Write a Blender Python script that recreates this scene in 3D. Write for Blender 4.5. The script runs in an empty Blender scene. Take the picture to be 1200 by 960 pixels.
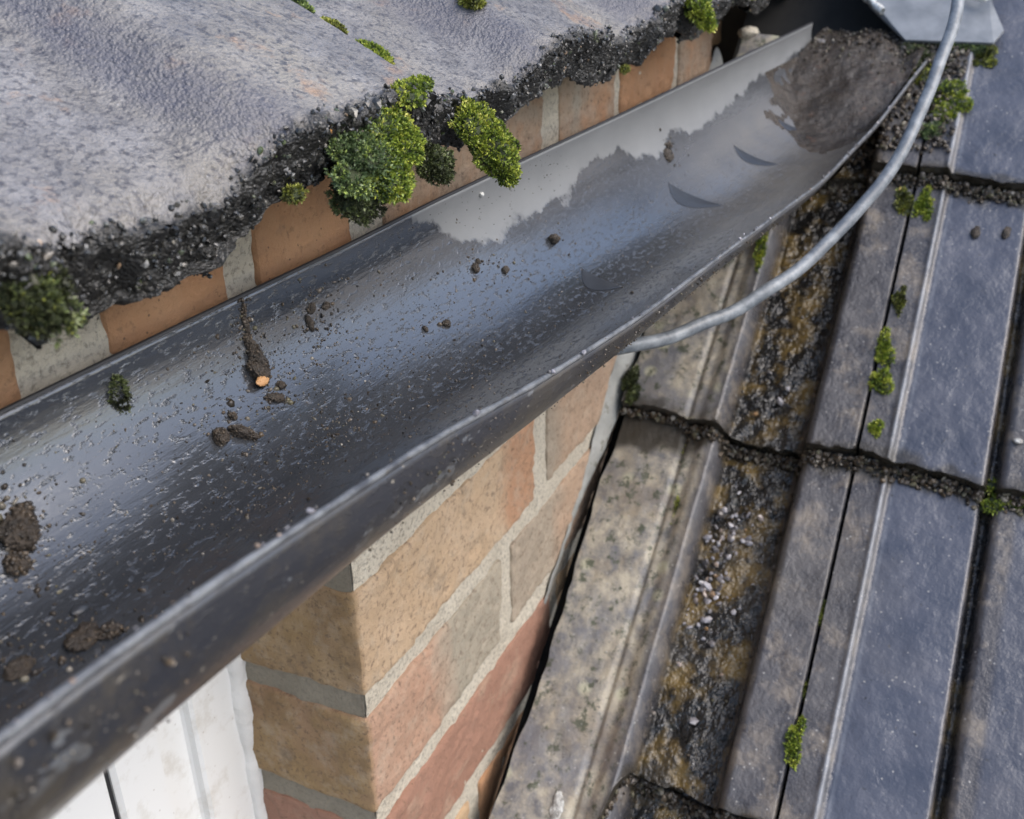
import bpy, math, random
import numpy as np
from mathutils import Matrix, Vector
random.seed(7); RNG = np.random.default_rng(7)
SC = bpy.context.scene

# ------------------------------------------------------------------ camera
cam_d = bpy.data.cameras.new("camera"); cam = bpy.data.objects.new("camera", cam_d); SC.collection.objects.link(cam); SC.camera = cam
R = np.array([[0.41875, -0.90803, -0.01175], [-0.40219, -0.17384, -0.8989], [0.81418, 0.38114, -0.438]])
CAM = np.array([-0.29953, -0.21954, 0.33387])
M = Matrix.Identity(4)
for i in range(3):
    M[i][0], M[i][1], M[i][2], M[i][3] = R[0][i], -R[1][i], -R[2][i], CAM[i]
cam.matrix_world = M
cam_d.sensor_width = 36; cam_d.lens = 36*1161.35/1200; cam_d.clip_start = .01; cam_d.clip_end = 200
cam_d.dof.use_dof = True; cam_d.dof.focus_distance = .36; cam_d.dof.aperture_fstop = 20

# ------------------------------------------------------------------ light
SUN_EL, SUN_AZ = math.radians(50), math.radians(-86)      # direction of the sun: azimuth from +X towards +Y
sd = np.array([math.cos(SUN_EL)*math.cos(SUN_AZ), math.cos(SUN_EL)*math.sin(SUN_AZ), math.sin(SUN_EL)])
W = bpy.data.worlds.new("World"); SC.world = W; W.use_nodes = True
nt = W.node_tree; bg = nt.nodes["Background"]; sky = nt.nodes.new("ShaderNodeTexSky"); sky.sky_type = 'NISHITA'
sky.sun_disc = False; sky.sun_elevation = SUN_EL; sky.sun_rotation = math.radians(90) - SUN_AZ
sky.dust_density = 2.5; sky.air_density = 1.0; sky.ozone_density = 0.6
nt.links.new(sky.outputs[0], bg.inputs[0]); bg.inputs[1].default_value = .15
sl = bpy.data.lights.new("sun", 'SUN'); sl.energy = 1.0; sl.angle = math.radians(60); sl.color = (1, .975, .945)
so = bpy.data.objects.new("sun", sl); SC.collection.objects.link(so)
so.rotation_euler = Vector(sd).to_track_quat('Z', 'Y').to_euler(); so.location = (0, -3, 5)
SC.view_settings.view_transform = 'Standard'; SC.view_settings.look = 'None'
SC.view_settings.exposure = .98; SC.view_settings.gamma = 1; SC.view_settings.use_curve_mapping = False

# ------------------------------------------------------------------ numpy noise
def _h(ix, iy, iz, s):
    n = (ix*374761393 + iy*668265263 + iz*2147483647*3 + s*974634777) & 0xffffffff
    n = ((n ^ (n >> 13))*1274126177) & 0xffffffff
    n = ((n ^ (n >> 16))*2246822519) & 0xffffffff
    return ((n ^ (n >> 15)) & 0xffffff)/float(0xffffff)
def vn(P, sc, seed=0):
    q = np.asarray(P, float)/sc; i = np.floor(q).astype(np.int64); t = q - i; t = t*t*(3-2*t)
    r = 0
    for a in (0, 1):
        for b in (0, 1):
            for c in (0, 1):
                w = (t[..., 0] if a else 1-t[..., 0])*(t[..., 1] if b else 1-t[..., 1])*(t[..., 2] if c else 1-t[..., 2])
                r = r + w*_h(i[..., 0]+a, i[..., 1]+b, i[..., 2]+c, seed)
    return r*2-1
def fbm(P, sc, o=3, seed=0):
    r = 0; a = 1; t = 0
    for k in range(o):
        r = r + a*vn(P, sc/2**k, seed+k*17); t += a; a *= .5
    return r/t
def sst(x, a, b):
    t = np.clip((np.asarray(x, float)-a)/(b-a), 0, 1); return t*t*(3-2*t)

# ------------------------------------------------------------------ object helpers
def tag(o, label=None, cat=None, group=None, kind=None):
    for k, v in (('label', label), ('category', cat), ('group', group), ('kind', kind)):
        if v: o[k] = v
    return o
def empty(name, loc, label=None, cat=None, group=None, kind=None):
    o = bpy.data.objects.new(name, None); o.empty_display_size = .02; SC.collection.objects.link(o); o.location = loc
    return tag(o, label, cat, group, kind)
def mesh(name, V, F, mats, parent=None, attrs=None, smooth=True, midx=None):
    me = bpy.data.meshes.new(name); V = np.asarray(V, np.float32).reshape(-1, 3)
    off = np.array(parent.location) if parent is not None else None
    if parent is not None and parent.parent is not None: off = off + np.array(parent.parent.location)
    if off is not None: V = V - off.astype(np.float32)
    if isinstance(F, np.ndarray):
        k = F.shape[1]; me.vertices.add(len(V)); me.vertices.foreach_set('co', V.ravel())
        me.loops.add(F.size); me.loops.foreach_set('vertex_index', F.ravel().astype(np.int32))
        me.polygons.add(len(F)); me.polygons.foreach_set('loop_start', np.arange(0, F.size, k, dtype=np.int32))
        me.update(calc_edges=True)
    else:
        me.from_pydata(V.tolist(), [], F)
    me.polygons.foreach_set('use_smooth', [smooth]*len(me.polygons))
    for m in (mats if isinstance(mats, (list, tuple)) else [mats]): me.materials.append(m)
    if midx is not None: me.polygons.foreach_set('material_index', np.asarray(midx, np.int32))
    for n, a in (attrs or {}).items():
        at = me.attributes.new(n, 'FLOAT', 'POINT'); at.data.foreach_set('value', np.asarray(a, np.float32).ravel())
    me.validate(); me.update()
    o = bpy.data.objects.new(name, me); SC.collection.objects.link(o)
    if parent is not None: o.parent = parent
    return o
def gridF(n, m, flip=False, wrap=False, base=0):
    i, j = np.meshgrid(np.arange(n-1), np.arange(m if wrap else m-1), indexing='ij'); j2 = (j+1) % m
    F = np.stack([i*m+j, (i+1)*m+j, (i+1)*m+j2, i*m+j2], -1).reshape(-1, 4)+base
    return F[:, ::-1].copy() if flip else F
def rounded_box(lo, hi, st, r, disp=None):
    lo = np.array(lo, float); hi = np.array(hi, float); Vs = []; Fs = []; b = 0
    for ax in range(3):
        for sgn in (0, 1):
            u, v = [a for a in range(3) if a != ax]
            nu = max(2, int(round((hi[u]-lo[u])/st))+1); nv = max(2, int(round((hi[v]-lo[v])/st))+1)
            A, B = np.meshgrid(np.linspace(lo[u], hi[u], nu), np.linspace(lo[v], hi[v], nv), indexing='ij')
            P = np.zeros(A.shape+(3,)); P[..., u] = A; P[..., v] = B; P[..., ax] = hi[ax] if sgn else lo[ax]
            Vs.append(P.reshape(-1, 3)); Fs.append(gridF(nu, nv, flip=((sgn == 0) != (ax == 1)), base=b)); b += nu*nv
    V = np.concatenate(Vs); F = np.concatenate(Fs)
    inn = np.clip(V, lo+r, hi-r); d = V-inn; L = np.linalg.norm(d, axis=1, keepdims=True)
    N = d/np.maximum(L, 1e-9); V = inn+N*np.minimum(L, r)
    if disp is not None: V = V+N*disp(V)[:, None]
    return V, F
ICO = None
def _ico():
    t = (1+5**.5)/2
    v = np.array([(-1,t,0),(1,t,0),(-1,-t,0),(1,-t,0),(0,-1,t),(0,1,t),(0,-1,-t),(0,1,-t),(t,0,-1),(t,0,1),(-t,0,-1),(-t,0,1)], float)
    v /= np.linalg.norm(v[0])
    f = np.array([(0,11,5),(0,5,1),(0,1,7),(0,7,10),(0,10,11),(1,5,9),(5,11,4),(11,10,2),(10,7,6),(7,1,8),(3,9,4),(3,4,2),(3,2,6),(3,6,8),(3,8,9),(4,9,5),(2,4,11),(6,2,10),(8,6,7),(9,8,1)])
    return v, f
ICO = _ico()
def icosub(n):
    v, f = ICO; v = v.tolist(); f = f.tolist()
    for _ in range(n):
        c = {}; nf = []
        def mid(a, b):
            k = (min(a, b), max(a, b))
            if k not in c:
                p = np.array(v[a])+np.array(v[b]); v.append((p/np.linalg.norm(p)).tolist()); c[k] = len(v)-1
            return c[k]
        for a, b, d in f:
            x, y, z = mid(a, b), mid(b, d), mid(d, a); nf += [(a, x, z), (b, y, x), (d, z, y), (x, y, z)]
        f = nf
    return np.array(v), np.array(f)
def rrot(n):
    q = RNG.normal(size=(n, 4)); q /= np.linalg.norm(q, axis=1, keepdims=True); w, x, y, z = q.T
    return np.stack([1-2*(y*y+z*z), 2*(x*y-z*w), 2*(x*z+y*w), 2*(x*y+z*w), 1-2*(x*x+z*z), 2*(y*z-x*w), 2*(x*z-y*w), 2*(y*z+x*w), 1-2*(x*x+y*y)], -1).reshape(n, 3, 3)
def grain_geo(P, S, jit=.22):
    n = len(P); v, f = ICO
    B = np.repeat(v[None], n, 0)*(1+RNG.uniform(-jit, jit, (n, 12, 1)))*RNG.uniform(.3, 1.2, (n, 1, 3))
    B = np.einsum('nij,nkj->nki', rrot(n), B)*np.asarray(S)[:, None, None]+P[:, None, :]
    F = (f[None]+12*np.arange(n)[:, None, None]).reshape(-1, 3)
    return B.reshape(-1, 3), F, np.repeat(RNG.random(n), 12)
def grains(name, P, S, m, parent=None, smooth=False, **kw):
    V, F, r = grain_geo(np.asarray(P, float), S)
    return tag(mesh(name, V, F, m, parent, {'rnd': r}, smooth), **kw)
def leaf_geo(P, N, K, L, spread=.8):
    n = len(P)*K; P = np.repeat(P, K, 0); N = np.repeat(N, K, 0)
    D = N+spread*RNG.normal(size=(n, 3))*.85; D /= np.linalg.norm(D, axis=1, keepdims=True)
    T = np.cross(D, RNG.normal(size=(n, 3))); T /= np.linalg.norm(T, axis=1, keepdims=True)+1e-9; U = np.cross(D, T)
    l = np.repeat(L, K)*RNG.uniform(.6, 1.2, n); l = l[:, None]
    V = np.stack([P, P+D*l*.5+T*l*.21+U*l*.06, P+D*l+U*l*RNG.uniform(-.1, .25, (n, 1)), P+D*l*.5-T*l*.21+U*l*.06], 1).reshape(-1, 3)
    F = np.arange(n*4).reshape(n, 4)
    r = np.repeat(np.clip(np.repeat(RNG.random(n//K), K)*.7+RNG.random(n)*.3, 0, 1), 4)
    tip = np.tile(np.array([0, .5, 1, .5]), n)
    return V, F, r, tip

# ------------------------------------------------------------------ material helpers
class NT:
    def __init__(s, name):
        s.m = bpy.data.materials.new(name); s.m.use_nodes = True; s.t = s.m.node_tree; s.b = s.t.nodes['Principled BSDF']
    def n(s, ty, **kw):
        x = s.t.nodes.new('ShaderNode'+ty)
        for k, v in kw.items():
            if k in x.inputs.keys(): s.set(x.inputs[k], v)
            else: setattr(x, k, v)
        return x
    def set(s, inp, v):
        if isinstance(v, bpy.types.NodeSocket): s.t.links.new(v, inp)
        elif hasattr(inp, 'default_value'): inp.default_value = (tuple(v)+(1,) if isinstance(v, (tuple, list)) and len(v) == 3 and inp.type == 'RGBA' else v)
    def co(s): return s.n('TexCoord').outputs['Object']
    def noise(s, sc, det=4, rough=.55, vec=None, dist=0):
        x = s.n('TexNoise'); x.inputs['Scale'].default_value = sc; x.inputs['Detail'].default_value = det; x.inputs['Roughness'].default_value = rough; x.inputs['Distortion'].default_value = dist
        s.set(x.inputs['Vector'], vec if vec is not None else s.co()); return x.outputs['Fac']
    def vor(s, sc, vec=None, feat='F1'):
        x = s.n('TexVoronoi'); x.feature = feat; x.inputs['Scale'].default_value = sc; s.set(x.inputs['Vector'], vec if vec is not None else s.co()); return x
    def ramp(s, f, pts):
        x = s.n('ValToRGB'); s.set(x.inputs[0], f); e = x.color_ramp.elements
        while len(e) < len(pts): e.new(.5)
        for el, (p, c) in zip(e, pts): el.position = p; el.color = (c, c, c, 1) if not isinstance(c, (tuple, list)) else tuple(c)+(1,)
        return x.outputs[0]
    def mix(s, f, a, b, mode='MIX'):
        x = s.n('MixRGB'); x.blend_type = mode
        for k, v in zip((0, 1, 2), (f, a, b)):
            if isinstance(v, (int, float)) and k: v = (v, v, v)
            s.set(x.inputs[k], v)
        return x.outputs[0]
    def mth(s, op, a, b=None, c=None):
        x = s.n('Math'); x.operation = op
        for k, v in zip((0, 1, 2), (a, b, c)):
            if v is not None: s.set(x.inputs[k], v)
        return x.outputs[0]
    def att(s, name): return s.n('Attribute', attribute_name=name).outputs['Fac']
    def stretch(s, sc, rot=(0, 0, 0), vec=None):
        x = s.n('Mapping'); x.inputs['Scale'].default_value = sc; x.inputs['Rotation'].default_value = rot; s.set(x.inputs['Vector'], vec if vec is not None else s.co()); return x.outputs[0]
    def bump(s, h, strength=.5, dist=.001, prev=None):
        x = s.n('Bump'); x.inputs['Strength'].default_value = strength; x.inputs['Distance'].default_value = dist; s.set(x.inputs['Height'], h)
        if prev is not None: s.set(x.inputs['Normal'], prev)
        return x.outputs[0]
    def out(s, col, rough, nor=None, **kw):
        s.set(s.b.inputs['Base Color'], col); s.set(s.b.inputs['Roughness'], rough)
        if nor is not None: s.set(s.b.inputs['Normal'], nor)
        for k, v in kw.items(): s.set(s.b.inputs[k.replace('_', ' ')], v)
        return s.m
def hue(s, col, amt=.12):
    """small random brightness shift per object"""
    r = s.n('ObjectInfo').outputs['Random']; k = s.mth('MULTIPLY_ADD', r, 2*amt, 1-amt)
    return s.mix(1.0, col, s.n('CombineXYZ', X=k, Y=k, Z=k).outputs[0], 'MULTIPLY')

# upper concrete tiles: sandy, pale blue grey, orange and beige stains
s = NT('weathered_tile'); big = s.noise(9, 4); fine = s.noise(420, 2, .5); mid = s.noise(60, 5, .65)
c = s.mix(s.ramp(mid, [(.3, 0), (.7, 1)]), (.105, .103, .107), (.235, .229, .230))
c = s.mix(s.ramp(s.noise(14, 5, .6), [(.45, 0), (.68, .7)]), c, (.26, .235, .19))
c = s.mix(s.ramp(s.noise(26, 5, .7, s.stretch((1, 1, 1))), [(.59, 0), (.68, .65)]), c, (.34, .20, .11)); c = s.mix(s.ramp(s.noise(150, 4, .7), [(.56, 0), (.68, .55)]), c, (.055, .055, .06))
c = s.mix(s.ramp(fine, [(.34, .75), (.48, 0)]), c, (.045, .045, .055))
c = s.mix(s.ramp(s.vor(330).outputs['Distance'], [(.04, .5), (.12, 0)]), c, (.42, .42, .44))
c = s.mix(s.mth('MULTIPLY', s.att('rib_shade'), s.ramp(s.noise(80, 4, .7), [(.2, .5), (.7, 1)])), c, (.085, .085, .105))  # shading of the rib rise painted into the colour as dark bands
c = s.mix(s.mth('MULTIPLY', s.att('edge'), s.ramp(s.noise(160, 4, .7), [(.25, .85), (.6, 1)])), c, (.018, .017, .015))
c = s.mix(s.mth('MULTIPLY', s.att('rim'), s.ramp(s.noise(130, 4), [(.42, 0), (.6, .8)])), c, (.27, .24, .195))
vv_ = s.vor(520, s.mix(.35, s.co(), s.n('TexNoise', Scale=300.0).outputs['Color'], 'ADD') if False else None); gr_ = s.mth('ADD', s.mth('MULTIPLY', s.vor(950).outputs['Distance'], -.5), s.mth('ADD', s.mth('MULTIPLY', vv_.outputs['Distance'], -.35), s.mth('MULTIPLY', s.noise(520, 2, .6), 1.1))); n1 = s.bump(gr_, .85, .0011); 
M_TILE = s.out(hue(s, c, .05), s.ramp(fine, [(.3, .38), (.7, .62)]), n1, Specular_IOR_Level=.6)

s = NT('tile_grit'); r = s.att('rnd')
c = s.ramp(r, [(0, (.012, .012, .012)), (.5, (.03, .03, .028)), (.72, (.07, .065, .055)), (.90, (.12, .12, .12)), (.95, (.05, .07, .02)), (.985, (.22, .20, .17)), (1, (.40, .2, .06))])
M_GRIT = s.out(c, .22, s.bump(s.noise(1500, 2), .4, .0004), Specular_IOR_Level=.7)

# lower roof tiles
s = NT('wet_roof_tile'); co = s.co(); mid = s.noise(45, 5, .65); big = s.noise(12, 4)
pan = s.att('pan'); slab = s.att('slab'); muck = s.att('muck')
c = s.mix(s.ramp(mid, [(.3, 0), (.7, 1)]), (.032, .032, .038), (.085, .082, .086))
c = s.mix(s.mth('MULTIPLY', s.ramp(s.noise(38, 5, .7), [(.5, 0), (.66, .8)]), s.mth('SUBTRACT', 1.0, pan)), c, (.20, .17, .135))
c = s.mix(s.mth('MULTIPLY', pan, .85), c, s.mix(s.ramp(s.noise(30, 4), [(.3, 0), (.75, 1)]), (.048, .058, .084), (.10, .107, .135)))
lich = s.mix(s.ramp(s.noise(70, 5, .7), [(.35, 0), (.62, 1)]), (.13, .13, .135), (.40, .36, .28))
lich = s.mix(s.ramp(s.noise(24, 5, .65), [(.5, 0), (.62, .75)]), lich, (.13, .135, .155))
lich = s.mix(s.ramp(s.vor(42).outputs['Distance'], [(.14, .75), (.26, 0)]), lich, (.43, .42, .30))
lich = s.mix(s.ramp(s.noise(16, 4, .7), [(.5, 0), (.7, .6)]), lich, (.22, .17, .11)); lich = s.mix(s.ramp(s.noise(110, 4, .7), [(.54, 0), (.64, .9)]), lich, (.05, .06, .035))
c = s.mix(slab, c, lich)
mk = s.mix(s.ramp(s.noise(34, 5, .6), [(.47, 0), (.60, 1)]), (.009, .009, .009), (.14, .095, .032))
mk = s.mix(s.ramp(s.noise(110, 4), [(.60, 0), (.68, .8)]), mk, (.03, .028, .02))
c = s.mix(muck, c, mk)
c = s.mix(s.mth('MULTIPLY', s.att('line'), s.ramp(s.noise(60, 4, .7), [(.3, .35), (.6, 1)])), c, (.27, .285, .31))  # pale blue paints the highlight caught along ridge and bead edges
c = s.mix(s.ramp(s.vor(150).outputs['Distance'], [(.07, .7), (.12, 0)]), c, (.36, .35, .33))
c = s.mix(s.ramp(s.noise(180, 4, .7), [(.64, 0), (.72, .9)]), c, (.03, .03, .03)); c = s.mix(s.ramp(s.noise(7, 5, .6), [(.5, 0), (.75, .35)]), c, (.12, .108, .09))
c = s.mix(s.att('edge'), c, (.035, .03, .022))
ro = s.mix(pan, s.ramp(mid, [(.3, .18), (.7, .5)]), s.ramp(s.noise(60, 4), [(.35, .10), (.7, .30)]))
ro = s.mix(muck, ro, .09); ro = s.mix(slab, ro, s.ramp(mid, [(.3, .4), (.7, .8)]))
n1 = s.bump(s.mth('MULTIPLY', s.noise(300, 4, .7), s.mth('MULTIPLY_ADD', pan, -.55, 1.0)), .5, .0014); n1 = s.bump(s.mth('MULTIPLY', s.noise(130, 3), s.mth('ADD', muck, .15)), .9, .005, n1)
M_LTILE = s.out(hue(s, c, .08), ro, n1, Specular_IOR_Level=.6)

# gutter plastic
s = NT('wet_gutter_plastic'); dry = s.att('dry'); u = s.att('gu'); v = s.att('gv')
vec = s.n('CombineXYZ', X=s.mth('MULTIPLY', u, 1.0), Y=s.mth('MULTIPLY', v, .16), Z=s.att('side')).outputs[0]
st = s.stretch((6, 45, 1), vec=vec); st2 = s.stretch((22, 130, 1), vec=vec)
edge = s.mth('ADD', s.mth('ADD', dry, s.mth('MULTIPLY_ADD', s.noise(70, 4, .6, s.stretch((1.2, 1, 1), vec=vec)), .12, -.06)), s.mth('MULTIPLY_ADD', s.noise(24, 3, .6, vec), .12, -.06))
dmask = s.ramp(s.mth('MULTIPLY_ADD', edge, 5.0, .5), [(.44, 1), (.53, 0)])
wetc = s.mix(s.ramp(s.noise(1, 5, .6, s.stretch((5, 26, 1), vec=vec)), [(.3, 0), (.75, 1)]), (.018, .020, .024), (.052, .056, .062))
wetc = s.mix(s.mth('MULTIPLY', s.att('silt'), s.ramp(s.noise(40, 5, .65, vec), [(.25, .4), (.6, .95)])), wetc, (.095, .085, .068))
wetc = s.mix(s.ramp(s.noise(170, 4, .75, s.stretch((.45, 1, 1), vec=vec)), [(.64, 0), (.72, .7)]), wetc, (.06, .045, .03))
c = s.mix(dmask, wetc, s.mix(s.noise(35, 4, .6, vec), (.13, .135, .138), (.20, .205, .205)))
side = s.att('side')
outc = s.mix(s.ramp(s.noise(46, 4, .7, s.stretch((1, 1, 1), vec=vec)), [(.60, 0), (.62, .8)]), (.020, .021, .026), (.16, .17, .18))
outc = s.mix(s.ramp(s.noise(28, 5, .75), [(.46, 0), (.62, .85)]), outc, (.06, .05, .035))
outc = s.mix(s.ramp(s.noise(420, 3, .7), [(.66, 0), (.7, .8)]), outc, (.30, .27, .22))
c = s.mix(side, c, outc)
ro = s.mix(dmask, s.ramp(s.noise(1, 4, .6, st), [(.3, .13), (.7, .30)]), .5)
ro = s.mix(s.att('silt'), ro, .42); ro = s.mix(side, ro, .38)
wetb = s.mth('SUBTRACT', 1.0, dmask)
n1 = s.bump(s.mth('MULTIPLY', s.noise(1, 4, .7, s.stretch((40, 230, 1), (0, 0, .5), vec=vec)), wetb), .17, .0010)
n1 = s.bump(s.noise(14, 3, .5, s.stretch((.5, 1.5, 1), vec=vec)), .25, .004, n1)
n1 = s.bump(s.mth('MULTIPLY', s.ramp(s.noise(420, 3, .7, s.stretch((.45, 1, 1), vec=vec)), [(.56, 0), (.72, 1)]), s.mth('ADD', wetb, .1)), .34, .0007, n1)
M_GUT = s.out(c, ro, n1, Specular_IOR_Level=1.0, Coat_Weight=s.mth('MULTIPLY', wetb, s.mth('SUBTRACT', 1.0, s.mth('MULTIPLY', side, .7))), Coat_Roughness=.16, Coat_IOR=1.5, Coat_Normal=n1)
s = NT('scuffed_plastic_rim')
c = s.mix(s.ramp(s.noise(120, 4, .7), [(.35, 0), (.6, 1)]), (.05, .053, .06), (.17, .178, .185))
c = s.mix(s.ramp(s.noise(300, 3), [(.6, 0), (.7, .8)]), c, (.08, .065, .05))
M_RIM = s.out(c, .4, s.bump(s.noise(500, 3), .4, .0006))
s = NT('water_film'); M_FILM = s.out(s.mix(s.noise(120), (.016, .018, .022), (.04, .044, .05)), .32, Specular_IOR_Level=.5)
s = NT('water_film_edge'); M_FEDGE = s.out((.15, .16, .17), .4)
s = NT('dry_plastic'); M_CAB = s.out(s.mix(s.ramp(s.noise(90, 4, .7), [(.4, 0), (.65, 1)]), (.115, .13, .145), (.26, .28, .295)), s.ramp(s.noise(60), [(.3, .28), (.7, .5)]), s.bump(s.noise(300, 3), .3, .0005))

# brick and mortar
def brick_mat(name, a, b, blotch, grime=.4):
    s = NT(name); c = s.mix(s.ramp(s.noise(16, 4, .6), [(.35, 0), (.65, 1)]), a, b)
    c = s.mix(s.ramp(s.noise(22, 5, .65, s.stretch((1, 1, 1.6))), [(.52, 0), (.68, .75)]), c, blotch)
    c = s.mix(s.ramp(s.noise(300, 4, .7), [(.3, .55), (.45, 0)]), c, (.13, .085, .05))
    c = s.mix(s.ramp(s.vor(210).outputs['Distance'], [(.06, .8), (.12, 0)]), c, (.09, .06, .04))
    c = s.mix(s.ramp(s.noise(70, 5, .7), [(.58, 0), (.75, grime)]), c, (.15, .12, .09))
    n1 = s.bump(s.noise(330, 5, .75), .8, .0020); n1 = s.bump(s.noise(50, 3), .3, .003, n1)
    return s.out(c, .86, n1)
B_TAN = brick_mat('tan_brick', (.45, .30, .17), (.50, .36, .22), (.46, .27, .14))
B_OR = brick_mat('orange_brick', (.40, .20, .095), (.43, .25, .135), (.36, .20, .11))
B_PINK = brick_mat('pink_brick', (.43, .23, .15), (.39, .25, .17), (.34, .29, .21))
B_GREY = brick_mat('buff_grey_brick', (.31, .26, .19), (.36, .30, .22), (.40, .25, .15))
B_RED = brick_mat('red_brick', (.31, .165, .11), (.35, .19, .13), (.38, .27, .19))
B_BRN = brick_mat('brown_brick', (.27, .17, .085), (.32, .205, .11), (.20, .135, .08), .6)
B_YEL = brick_mat('yellow_brown_brick', (.30, .18, .085), (.27, .18, .10), (.42, .23, .06), .6)
def two_tone(name, a1, a2, b1, b2, x0, sgn=1):
    s = NT(name); xx = s.n('SeparateXYZ', Vector=s.co()).outputs['X']
    xe = s.ramp(xx, [(.0012, 1), (.0026, 0)])  # jamb end turns brown: the brick's own end colour with shade painted in
    f_ = s.ramp(s.mth('MULTIPLY_ADD', s.mth('ADD', xx, s.mth('MULTIPLY_ADD', s.noise(22, 4), .05, -.025-x0)), 20.0*sgn, .5), [(.3, 0), (.75, 1)])
    k_ = s.ramp(s.noise(18, 4, .6), [(.35, 0), (.65, 1)]); c = s.mix(f_, s.mix(k_, a1, a2), s.mix(k_, b1, b2)); c = s.mix(xe, c, s.mix(k_, (.24, .15, .075), (.37, .25, .12)))
    c = s.mix(s.ramp(s.noise(300, 4, .7), [(.34, .7), (.47, 0)]), c, (.13, .085, .055)); c = s.mix(s.ramp(s.vor(210).outputs['Distance'], [(.05, .7), (.1, 0)]), c, (.10, .07, .05))
    c = s.mix(s.ramp(s.noise(60, 5, .7), [(.5, 0), (.72, .5)]), c, (.50, .42, .32)); c = s.mix(s.ramp(s.noise(34, 5, .75), [(.56, 0), (.70, .55)]), c, (.16, .12, .08))
    return s.out(c, .86, s.bump(s.noise(50, 3), .3, .003, s.bump(s.noise(330, 5, .75), .8, .0020)))
B_ONE = two_tone('tan_brick_with_orange_end', (.47, .33, .20), (.52, .38, .25), (.42, .23, .13), (.46, .27, .16), .155)
B_TWO = two_tone('pink_brick_with_grey_end', (.42, .25, .165), (.45, .29, .20), (.33, .29, .22), (.38, .33, .25), .080)
B_SMEAR = two_tone('orange_brick_smeared_with_mortar', (.42, .24, .13), (.34, .28, .21), (.36, .31, .24), (.43, .24, .13), .13)
B_THREE = two_tone('grey_brick_with_tan_end', (.34, .28, .21), (.38, .31, .23), (.44, .31, .21), (.42, .29, .2), .24)
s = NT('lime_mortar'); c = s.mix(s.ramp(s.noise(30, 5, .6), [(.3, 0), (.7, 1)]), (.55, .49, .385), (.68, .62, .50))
jm = s.att('jamb'); c = s.mix(jm, c, s.mix(s.noise(60, 4), (.25, .22, .165), (.36, .32, .25)))  # same mortar in a darker tone on the jamb, its shade painted in
c = s.mix(s.ramp(s.noise(420, 4, .7), [(.36, .7), (.5, 0)]), c, (.22, .19, .15))
c = s.mix(s.ramp(s.noise(45, 5, .7), [(.62, 0), (.72, .6)]), c, (.14, .12, .10))
n1 = s.bump(s.noise(320, 5, .75), 1.0, .0024); M_MORT = s.out(c, .92, n1)
s = NT('cement_fillet'); c = s.mix(s.ramp(s.noise(45, 5, .6), [(.3, 0), (.7, 1)]), (.24, .24, .22), (.42, .42, .39))
c = s.mix(s.ramp(s.noise(90, 5, .7), [(.55, 0), (.68, .8)]), c, (.10, .095, .06)); M_FIL = s.out(c, .8, s.bump(s.noise(260, 4), .6, .0016))

s = NT('white_frame'); c = s.mix(s.ramp(s.noise(50, 5, .7), [(.52, 0), (.72, .45)]), (.78, .78, .76), (.42, .37, .28))
c = s.mix(s.ramp(s.vor(130).outputs['Distance'], [(.04, .5), (.07, 0)]), c, (.3, .25, .2)); M_WHITE = s.out(c, .35)
s = NT('black_rubber'); M_BLK = s.out((.02, .02, .022), .5)
s = NT('mastic'); M_MAST = s.out(s.mix(s.noise(80, 4), (.62, .60, .56), (.78, .77, .74)), .7, s.bump(s.noise(200, 4), .6, .002))
s = NT('window_glass'); M_GLASS = s.out((.55, .58, .60), .05, Specular_IOR_Level=.8)
s = NT('dark_backing'); M_DARK = s.out(s.mix(s.noise(60, 4), (.02, .017, .014), (.05, .04, .03)), .9)
s = NT('bitumen_felt'); M_FELT = s.out(s.mix(s.noise(90, 4), (.012, .012, .012), (.03, .028, .025)), .9)
s = NT('dull_lead'); c = s.mix(s.ramp(s.noise(40, 5, .6), [(.35, 0), (.7, 1)]), (.16, .175, .19), (.27, .285, .30)); M_LEAD = s.out(c, .45, s.bump(s.noise(30, 3), .3, .003), Metallic=.15)
s = NT('white_painted_edge'); M_WEDGE = s.out(s.mix(s.ramp(s.noise(150, 4), [(.5, 0), (.65, 1)]), (.66, .67, .65), (.2, .19, .16)), .5, s.bump(s.noise(200, 4), .5, .002))

# soils and moss
s = NT('wet_soil'); c = s.mix(s.ramp(s.noise(240, 5, .7), [(.3, 0), (.7, 1)]), (.012, .009, .006), (.065, .047, .03))
M_SOIL = s.out(c, s.ramp(s.noise(300), [(.35, .2), (.65, .6)]), s.bump(s.noise(600, 4, .7), .9, .0016), Specular_IOR_Level=.6)
s = NT('silt_mud'); c = s.mix(s.ramp(s.noise(50, 5, .65), [(.3, 0), (.7, 1)]), (.016, .012, .008), (.055, .040, .026))
c = s.mix(s.ramp(s.noise(36, 5, .7), [(.62, 0), (.72, .8)]), c, (.13, .06, .028)); c = s.mix(s.ramp(s.noise(200, 4, .7), [(.58, 0), (.68, .8)]), c, (.10, .092, .08))
M_SILT = s.out(c, s.ramp(s.noise(70), [(.4, .10), (.6, .32)]), s.bump(s.noise(180, 5, .7), .9, .003))
s = NT('debris_bits'); c = s.ramp(s.att('rnd'), [(0, (.014, .011, .008)), (.4, (.04, .03, .02)), (.65, (.09, .065, .04)), (.8, (.14, .12, .10)), (.95, (.10, .09, .05)), (1, (.30, .27, .23))]); M_BITS = s.out(c, .4)
s = NT('pale_pebbles'); c = s.ramp(s.att('rnd'), [(0, (.04, .036, .03)), (.3, (.12, .11, .11)), (.6, (.27, .26, .28)), (.85, (.45, .43, .44)), (1, (.26, .15, .06))]); M_PEB = s.out(c, .25, Specular_IOR_Level=.7)
s = NT('orange_chip'); M_CHIP = s.out(s.mix(s.noise(200), (.42, .2, .07), (.5, .3, .14)), .6)
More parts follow.
